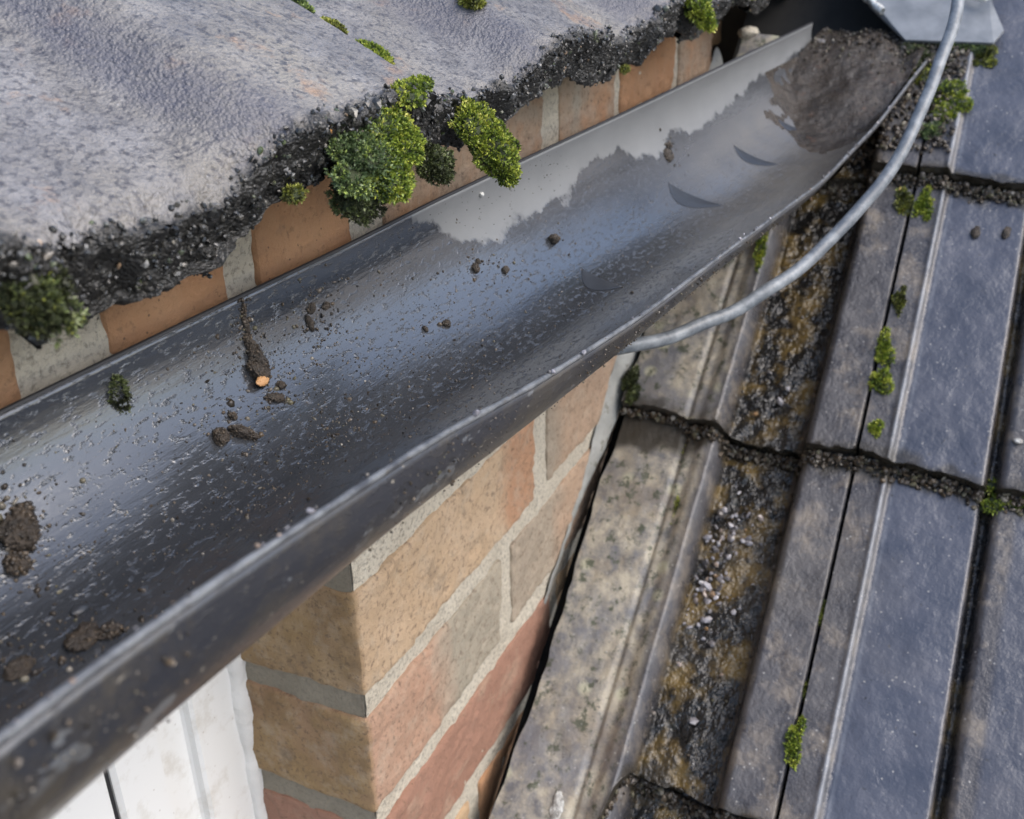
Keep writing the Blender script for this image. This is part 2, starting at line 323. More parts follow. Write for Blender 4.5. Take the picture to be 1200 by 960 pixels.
s = NT('white_speck'); M_SPECK = s.out(s.mix(s.ramp(s.noise(160, 4, .7), [(.42, 0), (.58, 1)]), (.22, .21, .19), (.66, .66, .62)), .6)
def moss_mat(name, stops):
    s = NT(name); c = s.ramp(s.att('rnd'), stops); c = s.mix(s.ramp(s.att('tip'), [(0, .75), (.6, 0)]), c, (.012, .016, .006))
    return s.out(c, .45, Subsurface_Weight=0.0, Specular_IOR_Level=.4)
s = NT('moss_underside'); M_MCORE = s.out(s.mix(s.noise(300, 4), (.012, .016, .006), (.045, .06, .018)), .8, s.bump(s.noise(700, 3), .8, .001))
MS_BRIGHT = moss_mat('bright_moss', [(0, (.03, .05, .012)), (.25, (.08, .13, .018)), (.5, (.24, .31, .04)), (.78, (.44, .48, .065)), (1, (.64, .60, .15))])
MS_DARK = moss_mat('dark_moss', [(0, (.015, .016, .010)), (.4, (.04, .045, .02)), (.7, (.09, .11, .04)), (.9, (.17, .21, .07)), (1, (.30, .30, .18))])
MS_GREYG = moss_mat('grey_green_moss', [(0, (.04, .05, .03)), (.4, (.10, .15, .06)), (.7, (.19, .25, .10)), (.9, (.42, .52, .10)), (1, (.50, .54, .36))])
MS_OLIVE = moss_mat('olive_moss', [(0, (.03, .03, .012)), (.35, (.09, .10, .03)), (.7, (.30, .32, .06)), (.92, (.46, .48, .09)), (1, (.50, .36, .13))])

# ------------------------------------------------------------------ ground far below
P = np.array([(-60, -60, -2.6), (60, -60, -2.6), (60, 60, -2.6), (-60, 60, -2.6)], float)
s = NT('paving'); MG = s.out(s.mix(s.noise(3, 5), (.16, .15, .14), (.25, .24, .22)), .9, s.bump(s.noise(40), .3, .01))
tag(mesh('ground', P, np.array([[0, 1, 2, 3]]), MG, smooth=False), kind='structure')

# ------------------------------------------------------------------ brick wall
wall = empty('brick_wall', (0, 0, -.6), "weathered tan and orange brick wall with pale mortar under the gutter", "wall")
WX1 = .585; WY = .1025; PITCH = .075
def brick(x0, x1, k, m, y0=0., fine=True, z0=None, z1=None, label=None):
    z0 = k*PITCH if z0 is None else z0; z1 = z0+.065 if z1 is None else z1
    sd_ = int(abs(x0*1000))+k*31
    if fine: z0 += .0015; z1 -= .0015; x0 += .0012*(abs(x0) > .001); x1 -= .0012
    V, F = rounded_box((x0, y0, z0), (x1, y0+WY, z1), .0022 if fine else .03, .003, lambda V: .0014*fbm(V, .03, 3, sd_)+.0011*fbm(V, .008, 3, 5)+.0006*vn(V, .0042, 6)-.0004 if fine else 0*V[:, 0])
    o = mesh('brick', V, F, m, wall, smooth=fine)
    if label: o['label'] = label
    return o
# courses below the lintel: k -> list of (x0, x1, material)
def fill(x, x1, k, seed):
    r = random.Random(seed); out = []
    while x < x1-.03:
        L = .215; e = min(x+L, x1); out.append((x, e, r.choice([B_TAN, B_PINK, B_GREY, B_RED, B_OR]))); x = e+.0105
    return out
rows = {0: [(0, .205, B_ONE), (.2235, .432, B_THREE), (.4435, WX1, B_TAN)],
        -1: [(0, .1535, B_TWO), (.167, .375, B_THREE), (.3865, WX1, B_GREY)],
        -2: [(0, .232, B_RED), (.243, .458, B_TAN), (.469, WX1, B_PINK)],
        -3: [(0, .1025, B_TAN), (.113, .328, B_OR), (.339, WX1, B_TAN)]}
for k in range(-9, -3): rows[k] = fill(0 if k % 2 else 0, WX1, k, k) if k % 2 else [(0, .1025, B_TAN)]+fill(.113, WX1, k, k)
JM = {0: B_BRN, -1: B_YEL, -2: B_BRN}
for k, lst in rows.items():
    for i, (a, b, m) in enumerate(lst):
        brick(a, b, k, m, fine=k >= -3)
# lintel course and above run on over the window
for (a, b, m) in [(0, .1025, B_TAN)]+fill(.113, WX1, 1, 51): brick(a, b, 1, m, z0=.084, z1=.141)
for (a, b, m) in fill(-.62, WX1, 2, 52): brick(a, b, 2, m, fine=False)
for (a, b, m) in [(-.62, -.36, B_OR), (-.349, -.135, B_OR), (-.107, -.051, B_OR), (-.037, .024, B_OR), (.047, .218, B_SMEAR), (.240, .335, B_SMEAR), (.345, .47, B_OR), (.481, WX1, B_SMEAR)]:
    brick(a, b, 3, m, fine=True, z0=.2185 if b < .03 else .2185, z1=.272)
brick(.60, .80, 3, B_BRN, y0=.03); brick(.60, .80, 2, B_BRN, y0=.03, fine=False)
# mortar: sheet with relief, wrapping the jamb
def mortar_sheet(P, jamb, flip=False):
    n, m, _ = P.shape; d = -.0006+.0010*fbm(P, .010, 4, 3)+.0006*fbm(P, .05, 2, 9)
    Q = P.copy(); Q[..., 1 if not jamb else 0] -= d-.0016
    return Q.reshape(-1, 3), gridF(n, m, flip)
def plane_grid(a0, a1, b0, b1, st, ax, val):
    A, B = np.meshgrid(np.linspace(a0, a1, int((a1-a0)/st)+2), np.linspace(b0, b1, int((b1-b0)/st)+2), indexing='ij')
    P = np.zeros(A.shape+(3,))
    if ax == 1: P[..., 0] = A; P[..., 2] = B; P[..., 1] = val
    else: P[..., 1] = A; P[..., 2] = B; P[..., 0] = val
    return P
Vs = []; Fs = []; J = []; b = 0
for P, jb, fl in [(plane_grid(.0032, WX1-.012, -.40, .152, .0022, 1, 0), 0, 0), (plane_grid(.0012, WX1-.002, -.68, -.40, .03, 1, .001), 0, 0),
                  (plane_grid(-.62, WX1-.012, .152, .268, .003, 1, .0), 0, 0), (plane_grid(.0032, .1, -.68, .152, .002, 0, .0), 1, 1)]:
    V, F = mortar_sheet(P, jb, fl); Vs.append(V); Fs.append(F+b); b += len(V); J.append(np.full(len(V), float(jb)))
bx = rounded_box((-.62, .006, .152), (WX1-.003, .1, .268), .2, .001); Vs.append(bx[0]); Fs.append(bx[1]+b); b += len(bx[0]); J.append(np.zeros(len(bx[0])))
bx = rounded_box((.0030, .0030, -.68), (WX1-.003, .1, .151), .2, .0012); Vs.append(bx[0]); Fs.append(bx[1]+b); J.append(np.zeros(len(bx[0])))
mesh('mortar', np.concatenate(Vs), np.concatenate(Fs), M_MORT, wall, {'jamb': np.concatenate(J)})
mesh('inner_wall', *rounded_box((-.62, .13, .152), (.9, .2, .285), .3, .002), M_DARK, wall)

# ------------------------------------------------------------------ window in the opening
win = empty('window', (-.03, .085, -.6), "white plastic window frame recessed beside the brick jamb", "window")
def extr(name, prof, z0, z1, m, par):
    n = len(prof); zs = np.linspace(z0, z1, 12)
    V = np.array([(x, y, z) for z in zs for x, y in prof]); F = gridF(12, n, wrap=True)
    F = [tuple(q) for q in F]+[tuple(range(n))[::-1], tuple(range((11)*n, 12*n))]
    return mesh(name, V, F, m, par, smooth=False)
extr('frame', [(-.003, .079), (-.003, .125), (-.082, .125), (-.082, .081), (-.080, .079), (-.0555, .079), (-.054, .081), (-.054, .085), (-.050, .086), (-.0335, .086), (-.0325, .0845), (-.0325, .0805), (-.031, .079)], -.68, .149, M_WHITE, win)
extr('gasket', [(-.0822, .082), (-.0822, .11), (-.0875, .11), (-.0875, .082)], -.68, .149, M_BLK, win)
extr('sash', [(-.0878, .077), (-.0878, .12), (-.150, .12), (-.150, .088), (-.142, .079), (-.139, .077)], -.66, .148, M_WHITE, win)
extr('pane', [(-.1503, .098), (-.1503, .104), (-.60, .104), (-.60, .098)], -.62, .147, M_GLASS, win)
# ragged mastic bead between frame and jamb
zz = np.linspace(-.5, .148, 300); aa = np.linspace(0, np.pi/2*1.2, 6)
Vm = []
for z in zz:
    r_ = .0055*(1+.35*float(fbm(np.array([[0, 0, z]]), .02, 3, 2)[0]))
    for a in aa: Vm.append((.0006-r_*math.cos(a)*1.0, .0795-r_*math.sin(a)*1.1 if a < 1.6 else .0795-r_*1.1, z))
mesh('mastic_bead', Vm, gridF(300, 6), M_MAST, win)

# ------------------------------------------------------------------ upper roof
PT = math.radians(27); UP = np.array([0, math.cos(PT), math.sin(PT)]); UN = np.array([0, -math.sin(PT), math.cos(PT)])
TW = .1735; TX0 = -.1565
uroof = empty('tiled_roof', (.1, -.045, .27), "upper roof of pale grey ribbed concrete tiles with a crumbling black eave edge", "roof")
def eave(X): return np.array([X, -.045+0*X, .2715+.03*(X+.15)])
def tprof(t):   # height over the tile, t across 0..1
    return -.0015+.0118*sst(t, .36, .54)-.0035*sst(t, .70, .94)-.0015*np.sin(np.pi*np.clip(t/.46, 0, 1))-.003*sst(t, .95, 1.0)
def chip(X, seed):
    P = np.stack([X, 0*X+seed, 0*X], -1); return .0060*fbm(P, .020, 3, 11)+.0022*fbm(P, .005, 2, 5)
def upper_tile(i, course=0):
    x0 = TX0+i*TW; fine = (-2 < i < 6) and course == 0
    nx = int(TW/(.0010 if fine else .006)); t = np.linspace(0, 1.0, nx)
    st = .0011 if fine else .01
    top = np.linspace(.30, 0, int(.30/ .0022) if fine else 20); top = np.concatenate([top[top > .05], np.arange(.05, 0, -st)]) if fine else top
    fr = np.linspace(0, 1, 22 if fine else 5); bot = np.linspace(0, .27, 14)
    X = x0+t*TW; H = tprof(t); base = eave(X).T+np.array([0, 0, 0.])
    ch = chip(X, 0)
    thick = .021
    S = np.concatenate([top, 0*fr, bot]); Dn = np.concatenate([0*top, fr*thick, 0*bot+thick]); kind = np.concatenate([0*top, 0*fr+1, 0*bot+2])
    tt_ = t[:, None]+.0*S[None, :]; tt_ = tt_+.10*fbm(np.stack([tt_*TW, S[None, :]*.35+0*tt_, 0*tt_+i], -1), .03, 3, 61)
    P = base[:, None, :]+UP[None, None, :]*S[None, :, None]+UN*(H[:, None]-Dn[None, :])[..., None]
    # eave line breaks back irregularly
    w = np.exp(-S/.03)
    P += UP*(ch[:, None]*w[None, :])[..., None]
    if course: P += UP*.243*course+UN*.012
    if i == 0:   # the missing corner in the middle of the first tile
        k = np.exp(-((X+.108)/.040)**4)[:, None]*sst(-S, -.016, 0)[None, :]*(kind < 2)[None, :]; P += -UN*(.0045*k)[..., None]+UP*(.004*k)[..., None]
    if fine:
        amp = np.where(kind == 1, 1.0, np.where(kind == 0, .10+.9*sst(-S, -.012, 0), .4))
        n = fbm(P, .014, 2, 29)*.0035+fbm(P, .006, 3, 21)*.0030+fbm(P, .0022, 2, 8)*.0014; n2 = fbm(P, .05, 2, 2)*.0008+fbm(P, .0040, 2, 3)*.00012
        d = np.where(kind == 1, 1, 0)[None, :, None]*np.array([0, -1, .0])+np.where(kind == 0, 1, 0)[None, :, None]*UN+np.where(kind == 2, 1, 0)[None, :, None]*(-UN)
        P += d*(n*amp[None, :]+n2*(kind == 0)[None, :])[..., None]
        # bulging underside lumps
        lump = np.clip(fbm(np.stack([X, 0*X, 0*X+i*3.], -1), .03, 2, 31), 0, 1)*.006
        P[..., 2] -= lump[:, None]*((kind == 1)*Dn/thick+(kind == 2)*np.exp(-S/.03))[None, :]
    nn = fbm(P, .010, 2, 77)*.004
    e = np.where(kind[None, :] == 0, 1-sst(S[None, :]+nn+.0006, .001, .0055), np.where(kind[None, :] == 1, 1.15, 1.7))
    rim = np.where(kind[None, :] == 0, np.exp(-((S[None, :]-.006)/.005)**2), 0.)*np.ones((nx, 1))
    o = mesh('roof_tile', P.reshape(-1, 3), gridF(nx, P.shape[1], True), M_TILE, uroof, {'edge': (e*np.ones((nx, 1))), 'rim': rim*.4, 'rib_shade': (.95*np.exp(-((tt_-.44)/.075)**2)+.35*np.exp(-((tt_-.93)/.05)**2))})
    # closing sides
    if fine:
        n = 1500; a = RNG.integers(0, nx, n); jf = np.where(kind == 1)[0]; bcol = jf[RNG.integers(0, len(jf), n)]
        near = RNG.random(n) < .18; bcol = np.where(near, jf[0]-RNG.integers(0, 5, n), bcol)
        pts = P[a, bcol]+RNG.normal(size=(n, 3))*.0006; s_ = RNG.uniform(.0004, .0013, n)*np.where(RNG.random(n) < .05, 1.9, 1); pts[:, 1] += s_*.35
        g = grains('exposed_grit', pts, s_, M_GRIT, None, kind='stuff'); g.parent = o; g.location = -np.array(uroof.location)
    return o, P
UT = {}
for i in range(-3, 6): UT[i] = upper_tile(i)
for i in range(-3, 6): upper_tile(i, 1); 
V, F = rounded_box((-.7, 0, 0), (.95, .8, .02), .5, .002); V = np.stack([V[:, 0], .01+V[:, 1]*UP[1], .278+V[:, 1]*UP[2]-V[:, 2]*.2], -1)
mesh('roofing_felt', V, F, M_FELT, uroof)
def up_pt(X, s_, h=0.):
    t = ((X-TX0)/TW) % 1.0; return eave(np.float64(X))+UP*s_+UN*(float(tprof(np.float64(t)))+h)

# ------------------------------------------------------------------ lower roof
AL = .67224; US = np.array([math.cos(AL), 0, math.sin(AL)]); NS = np.array([-math.sin(AL), 0, math.cos(AL)]); O0 = np.array([.2, 0, -.0998])
GA = .243; E0 = .171
lroof = empty('tiled_roof', (.2, -.3, -.1), "lower roof of wet blue grey tiles running up beside the brick wall", "roof")
def rf(s_, y, h=0.):
    s_ = np.asarray(s_, float); y = np.asarray(y, float); h = np.asarray(h, float)
    return O0+s_[..., None]*US+y[..., None]*np.array([0, 1, 0])+h[..., None]*NS
def lprof(d):
    """height, and masks, by distance from the wall d"""
    h = .001*np.sin(d*60); pan = 0*d; slab = 0*d; muck = 0*d; line = 0*d
    a = sst(d, 0, .004)*(1-sst(d, .074, .084)); slab = a
    h = h-.0025*np.exp(-((d-.063)/.0018)**2)
    h = h+.0035*sst(d, .070, .078)*(1-sst(d, .083, .092)); line = np.maximum(line, .18*np.exp(-((d-.0855)/.0020)**2))
    ch = sst(d, .083, .094)*(1-sst(d, .144, .1475)); h = h-.018*ch; muck = sst(d, .088, .094)*(1-sst(d, .140, .146))
    h = h+.003*sst(d, .1465, .151)*(1-sst(d, .179, .1805))
    D = (d-.1815); k = np.floor(D/.19); D2 = D-k*.19; on = d > .1815
    hb = .0035*(1-sst(D2, .0195, .0235))+.0016*np.exp(-((D2-.0205)/.0022)**2); pn = sst(D2, .022, .026)*(1-sst(D2, .076, .080))
    gr = np.exp(-((D2-.0835)/.0033)**4); hb = hb-.011*gr+.002*sst(D2, .087, .092)*(1-sst(D2, .175, .182)) - .004*sst(D2, .184, .19)
    pn = np.maximum(pn, .75*sst(D2, .098, .104)*(1-sst(D2, .172, .178)))
    h = np.where(on, hb, h); pan = np.where(on, pn, 0); line = np.where(on, .9*np.exp(-((D2-.0200)/.0014)**2)+.35*np.exp(-((D2-.0265)/.001)**2), line)
    muck = np.where(on, np.maximum(gr*.8, 0), muck); slab = np.where(on, 0, slab)
    return h, pan, slab, muck, line
COLS = [(.0145, .1803), (.1822, .3700), (.3722, .5600), (.5622, .75), (.7522, .94)]
def eshift(k, d): return (-.095*(1-sst(d, .066, .090))) if k == -1 else 0.*d
def edge_s(k, d): return E0+GA*k+.006-.035*d+.002*np.sin(d*40+k)+eshift(k, d)
def lower_tile(k, ci, s_end=None):
    d0, d1 = COLS[ci]; fine = ci < 2 and -2 <= k <= 1
    nd = int((d1-d0)/(.0011 if fine else .004)); d = np.linspace(d0, d1, nd); L = .275 if s_end is None else s_end
    nr = int(L/(.0028 if fine else .02)); rel = np.concatenate([np.linspace(L, 0, nr), np.zeros(8), np.linspace(0, .02, 3)])
    Dn = np.concatenate([np.zeros(nr), np.linspace(0, .013, 8), np.full(3, .013)]); front = np.concatenate([np.zeros(nr), np.ones(8), np.zeros(3)])
    h, pan, slab, muck, line = lprof(d); o1 = np.ones(len(rel))
    Hh = h[:, None]-Dn[None, :]+.0125*(1-rel/GA)[None, :]-.006
    es = edge_s(k, d); S = es[:, None]+rel[None, :]-eshift(k, d)[:, None]*(rel/L)[None, :]; wob = .0025*fbm(np.stack([d, 0*d+k, 0*d], -1), .02, 3, 5)
    S = S+wob[:, None]*np.exp(-rel/.02)[None, :]
    Y = -d[:, None]*o1[None, :]
    if ci == 0: Y = Y + (.004*fbm(np.stack([S, 0*S, 0*S], -1), .04, 3, 6))*np.exp(-(d-d0)/.01)[:, None]
    P = rf(S, Y, Hh)
    if fine: P += NS*(fbm(P, .02, 3, 9)*.0009+(muck[:, None]*fbm(P, .012, 3, 19)*.0035)+slab[:, None]*fbm(P, .008, 2, 4)*.0007)[..., None]-US*(front[None, :]*fbm(P, .006, 2, 7)*.002)[..., None]
    rw = fbm(P, .012, 2, 14)*.010
    edg = np.maximum(front[None, :]*1., (1-sst(rel[None, :]+rw, .0, .008))*.8)*np.ones((nd, 1)); up = sst(rel[None, :]+rw, GA-.016, GA-.008)*np.ones((nd, 1))
    O = o1[None, :]
    o = mesh('roof_tile', P.reshape(-1, 3), gridF(nd, len(rel), False), M_LTILE, lroof, {'pan': pan[:, None]*O, 'slab': slab[:, None]*O, 'muck': muck[:, None]*O, 'line': line[:, None]*O, 'edge': np.maximum(edg, up)})
    return o
for k in range(-4, 4):
    for ci in range(len(COLS)):
        if ci == 0 and k >= 2: continue
        lower_tile(k, ci, .135 if (ci == 0 and k == 1) else None)
A, B = np.meshgrid(np.linspace(-1.0, 1.1, 8), np.linspace(0.0, -.95, 8), indexing='ij')
mesh('roofing_felt', rf(A, B, 0*A-.034).reshape(-1, 3), gridF(8, 8, False), M_FELT, lroof)

def rs_pt(s_, y, dh=0.):
    d = abs(y); h = lprof(np.array([d]))[0][0]; k = math.floor((s_-E0-.006+.035*d)/GA); rel = s_-float(edge_s(k, d))
    return rf(np.float64(s_), np.float64(y), np.float64(h+.0125*(1-rel/GA)-.006+dh))

# cement fillet on the wall above the lower roof
n, m = 200, 12; sv = np.linspace(.02, .50, n); t = np.linspace(0, 1, m)
P = np.zeros((n, m, 3))
for i, s_ in enumerate(sv):
    q = rf(np.float64(s_), np.float64(0), np.float64(-.002)); hgt = .022*float(sst(s_, .08, .24))*(1+.25*float(fbm(np.array([[s_, 0, 0]]), .05, 2, 3)[0]))+.0; wd = .009*float(sst(s_, .06, .2))*(1+.3*float(fbm(np.array([[s_, 0, 5]]), .03, 3, 3)[0]))
    for j, tt in enumerate(t): P[i, j] = q+np.array([0, -wd*math.sin(tt*math.pi/2), 0])+np.array([0, 0, 1])*hgt*math.cos(tt*math.pi/2)*1.25-NS*.006*tt
P[..., 1] += fbm(P, .01, 3, 8)*.0012
tag(mesh('cement_fillet', P.reshape(-1, 3), gridF(n, m, True), M_FIL), "cracked pale cement fillet sealing the wall to the lower roof tiles", "cement fillet")

# ------------------------------------------------------------------ gutter
BK = np.array([(-.62,-.012,.225),(-.154,-.012,.227),(-.075,-.012,.227),(-.004,-.013,.227),(.057,-.015,.229),(.151,-.020,.231),(.285,-.030,.235),(.437,-.046,.243),(.632,-.072,.256),(.70,-.080,.260)])
RM = np.array([(-.62,-.112,.240),(-.236,-.112,.235),(-.193,-.112,.232),(-.154,-.112,.227),(-.118,-.112,.223),(-.058,-.112,.212),(.042,-.114,.200),(.153,-.120,.195),(.332,-.135,.190),(.48,-.151,.204),(.571,-.163,.224),(.609,-.169,.232),(.70,-.18,.25)])
XS = np.linspace(-.62, .66, 641)
def _sm(T):
    o = []
    for k in (1, 2):
        a = np.interp(XS, T[:, 0], T[:, k]); w = np.hanning(41); w /= w.sum(); o.append(np.convolve(np.pad(a, 20, 'edge'), w, 'valid'))
    return np.array(o)
SB, SR = _sm(BK), _sm(RM); DEP = .040
def gut(X, v, off=0.):
    X = np.asarray(X, float); v = np.asarray(v, float)
    by, bz, ry, rz = np.interp(X, XS, SB[0]), np.interp(X, XS, SB[1]), np.interp(X, XS, SR[0]), np.interp(X, XS, SR[1])
    hy, hz = (ry-by)/2, (rz-bz)/2; L = np.hypot(hy, hz); ey, ez = hy/L, hz/L
    dy, dz = ez, -ey; sg = np.where(dz > 0, -1, 1); dy, dz = dy*sg, dz*sg
    ph = np.pi*v; A = L-off; D = DEP-off; c_, s_ = -np.cos(ph), np.sin(ph)
    cc = np.sign(c_)*np.abs(c_)**(2/2.0); ss = np.abs(s_)**(2/2.0)
    return np.stack([X+0*v, (by+ry)/2+cc*A*ey+ss*D*dy, (bz+rz)/2+cc*A*ez+ss*D*dz], -1)
def gnorm(X, v):
    p = gut(X, v); a = gut(X+.001, v)-p; b = gut(X, v+.005)-p; n = np.cross(b, a); n /= np.linalg.norm(n, axis=-1, keepdims=True)+1e-12
    return -n
_n0 = gnorm(np.float64(0), np.float64(.5))
NSG = 1 if _n0[2] > 0 else -1
def gp(X, v, h=0.): return gut(np.float64(X), np.float64(v))+NSG*gnorm(np.float64(X), np.float64(v))*h
gutter = empty('rain_gutter', (0, -.06, .17), "black half round plastic gutter sagging between the eave and the lower roof", "gutter")
DRY = np.array([(-.7, -.3), (-.05, -.2), (.03, -.05), (.07, .12), (.108, .231), (.128, .196), (.154, .216), (.19, .221), (.227, .146), (.263, .141), (.281, .226), (.309, .256), (.358, .196), (.366, .246), (.408, .241), (.43, .241), (.455, .211), (.497, .181), (.547, .166), (.594, .126), (.66, .12)])
nu, nv = 1100, 84; GX = np.linspace(-.62, .635, nu); GV = np.linspace(0, 1, nv)
A, B = np.meshgrid(GX, GV, indexing='ij'); inn = gut(A, B); out = gut(A, B, -.0019)[:, ::-1]
inn[..., :] += 0
fullP = np.concatenate([inn, out], 1); m2 = fullP.shape[1]
gv = np.concatenate([B, B[:, ::-1]], 1); gu = np.concatenate([A, A], 1); side = np.concatenate([0*A, 0*A+1], 1)
dryv = gv-np.interp(gu, DRY[:, 0], DRY[:, 1]); dryv = np.where(side > 0, 1, dryv)
siltm = sst(gu+.12*(gv-.5), .20, .42)*sst(gv, .2, .4)*(1-side)
mesh('channel', fullP.reshape(-1, 3), gridF(nu, m2, True, wrap=True), M_GUT, gutter, {'gu': gu, 'gv': gv, 'side': side, 'dry': dryv, 'silt': siltm})
# front rim bead
nr = 10; an = np.linspace(0, 2*np.pi, nr, endpoint=False); Xr = np.linspace(-.62, .635, 900)
cen = gut(Xr, np.ones_like(Xr), -.0009); rr = .00095+.0002*fbm(np.stack([Xr, 0*Xr, 0*Xr], -1), .01, 3, 2)
P = np.stack([np.repeat(cen[:, 0:1], nr, 1), cen[:, 1:2]+np.cos(an)[None]*rr[:, None]*.95, cen[:, 2:3]+.0008+np.sin(an)[None]*rr[:, None]*.9], -1)
mesh('rim', P.reshape(-1, 3), gridF(900, nr, False, wrap=True), M_RIM, gutter)
cen = gut(Xr, np.zeros_like(Xr), -.0012)
P = np.stack([np.repeat(cen[:, 0:1], nr, 1), cen[:, 1:2]+np.cos(an)[None]*.0009, cen[:, 2:3]+np.sin(an)[None]*.0009], -1)
mesh('back_edge', P.reshape(-1, 3), gridF(900, nr, False, wrap=True), M_BLK, gutter)
# crescent shaped wet marks across the channel floor
def crescent(Xa, Xb, v0, v1, bulge):
    tt = np.linspace(0, 1, 40); w = np.linspace(0, 1, 8); V = []; E = []
    for t_ in tt:
        v = v0+(v1-v0)*t_; xc = Xa+(Xb-Xa)*t_; b_ = bulge*math.sin(math.pi*t_)
        for w_ in w: V.append(gp(xc-b_*w_, v, .0002+.0002*math.sin(math.pi*w_)))
    
    mesh('wet_mark', V, gridF(40, 8, True), M_FILM, gutter); mesh('mark_edge', E, gridF(40, 2, True), M_FEDGE, gutter)
crescent(.303, .322, .372, .575, .022); crescent(.414, .425, .39, .59, .015); crescent(.500, .505, .40, .56, .010); crescent(.150, .150, .45, .59, .016)

# silt filling the far end
n, m = 90, 60; Xs_ = np.linspace(.38, .655, n); vs = np.linspace(.16, .985, m); P = np.zeros((n, m, 3))
for i, x in enumerate(Xs_):
    a, b_ = gp(x, .10), gp(x, .99); q = gut(np.full(m, min(x, .655)), vs); k = float(sst(x, .44, .66))
    top = a*(1-vs[:, None])+b_*vs[:, None]
    lev = gut(np.float64(x), np.float64(.5))[2]-.002+k*.052
    q = gut(np.full(m, min(x, .655)), vs, -.0042+.0060*float(sst(x, .38, .56))+.0012*fbm(np.stack([np.full(m, x), vs*.13, 0*vs], -1), .022, 4, 41)-.0012*np.exp(-((vs-.2)/.1)**2)+.0008*sst(vs, .4, .7)); P[i] = q; zb = q[:, 2]; lev = gut(np.full(60, x), np.linspace(.2, .95, 60))[:, 2].min()-.004+k*.046; P[i, :, 2] = np.maximum(zb, lev)
ed_ = np.minimum(sst(vs, .16, .28), 1-sst(vs, .9, .985))[None, :]; P[..., 2] += ed_*(fbm(P, .03, 4, 4)*.008*sst(P[..., 0], .46, .58)+fbm(P, .006, 2, 2)*.0011*sst(P[..., 0], .44, .52))
tag(mesh('silt', P.reshape(-1, 3), gridF(n, m, True), M_SILT), "brown wet silt and leaf mush choking the far end of the gutter", kind='stuff')
idx = (n-1-np.abs(RNG.normal(size=560))*n*.13).astype(int).clip(int(n*.4), n-1), RNG.integers(2, m-2, 560)
grains('silt_gravel', P[idx]+RNG.normal(size=(560, 3))*.0008, RNG.uniform(.0006, .0020, 560), M_BITS, label="loose gritty debris on the silt at the gutter end", kind='stuff')

# ------------------------------------------------------------------ debris in the gutter
I3, F3 = icosub(4)
def lump_geo(c_, ax, seed, amp=.5, scale=.45, rot=None):
    d = fbm(I3, scale*2, 4, seed)*amp+fbm(I3, scale*.35, 2, seed+5)*amp*.45
    v = I3*(1+d[:, None])*np.array(ax)
    if rot is not None: v = v@np.array(rot).T
    return v+np.array(c_)
def frame_at(X, v):
    n_ = NSG*gnorm(np.float64(X), np.float64(v)); t_ = gut(np.float64(X+.002), np.float64(v))-gut(np.float64(X), np.float64(v)); t_ /= np.linalg.norm(t_); b_ = np.cross(n_, t_)
    return np.stack([t_, b_, n_], 1)
def clod(name, parts, label, cat, mat_=None, bits=0, spread=.006, group=None):
    """parts: (X, v, along, across, high, turn)"""
    Vs, Fs, b = [], [], 0; tops = []
    for i, (X, v, a, c_, h, tn) in enumerate(parts):
        X0_ = X
        Fm = frame_at(X, v); cs, sn = math.cos(tn), math.sin(tn); Rm = Fm@np.array([[cs, -sn, 0], [sn, cs, 0], [0, 0, 1]])
        V = lump_geo(gp(X, v, h*.35), (a, c_, h), int(abs(X)*900)+i*7, rot=Rm); Vs.append(V); Fs.append(F3+b); b += len(V); tops.append(V[::5])
    mi = [0]*sum(len(f) for f in Fs); rn = [np.full(len(x), .3) for x in Vs]
    if 1:
        tp_ = np.concatenate(tops); k_ = int(70*len(parts)); pk = tp_[RNG.integers(0, len(tp_), k_)]; sz_ = min(parts[0][2], parts[0][3])
        V, F, r_ = grain_geo(pk, RNG.uniform(.08, .24, k_)*sz_); Vs.append(V); Fs.append(F+b); b += len(V); rn.append(r_*.75); mi += [1]*len(F)
    if bits:
        pr = [parts[i] for i in RNG.integers(0, len(parts), bits)]
        pts = np.array([gp(q[0]+RNG.normal()*(q[2]+spread*.4), q[1]+RNG.normal()*(q[3]+spread*.4)/.13, .0001) for q in pr])
        V, F, r_ = grain_geo(pts, .00022+RNG.gamma(1.5, .00022, bits)); Vs.append(V); Fs.append(F+b); rn.append(r_); mi += [1]*len(F)
    o = mesh(name, np.concatenate(Vs), np.concatenate(Fs), [mat_ or M_SOIL, M_BITS], None, {'rnd': np.concatenate(rn)}, True, mi)
    return tag(o, label, cat, group)
G1 = "clods of dirt lying in the gutter"
clod('dirt_clod', [(-.063, .165, .0028, .0060, .0024, 0), (-.066, .195, .0030, .0045, .0028, .3), (-.0625, .125, .0016, .004, .0016, .1), (-.0615, .07, .0009, .004, .0008, .1), (-.061, .035, .0007, .003, .0007, -.1)], "long brown clod with an orange chip, washed down the gutter back", "clod", bits=110, group=G1)
o = mesh('stone_chip', lump_geo(gp(-.0675, .214, .0024), (.0028, .0018, .0010), 5, .25, rot=frame_at(-.066, .21)), F3, M_CHIP); tag(o, "orange stone chip on the lower end of the long clod", "stone")
clod('dirt_clod', [(-.066, .262, .0036, .0018, .0012, -.5), (-.060, .245, .002, .0014, .0010, 0)], "small crumbly clod just below the orange stone chip", "clod", bits=60, group=G1)
clod('dirt_clod', [(-.096, .268, .0024, .0034, .0020, -.9), (-.0885, .288, .0046, .0019, .0022, -.9), (-.086, .245, .0012, .0012, .001, 0)], "two lobed dark clod nearest the middle of the wet gutter floor", "clod", bits=50, group=G1)
clod('dirt_clod', [(-.166, .215, .005, .0045, .0026, .4), (-.171, .26, .003, .003, .0018, 0), (-.161, .185, .0025, .002, .0016, 0)], "ragged brown clod at the left end of the gutter floor", "clod", bits=120, spread=.008, group=G1)
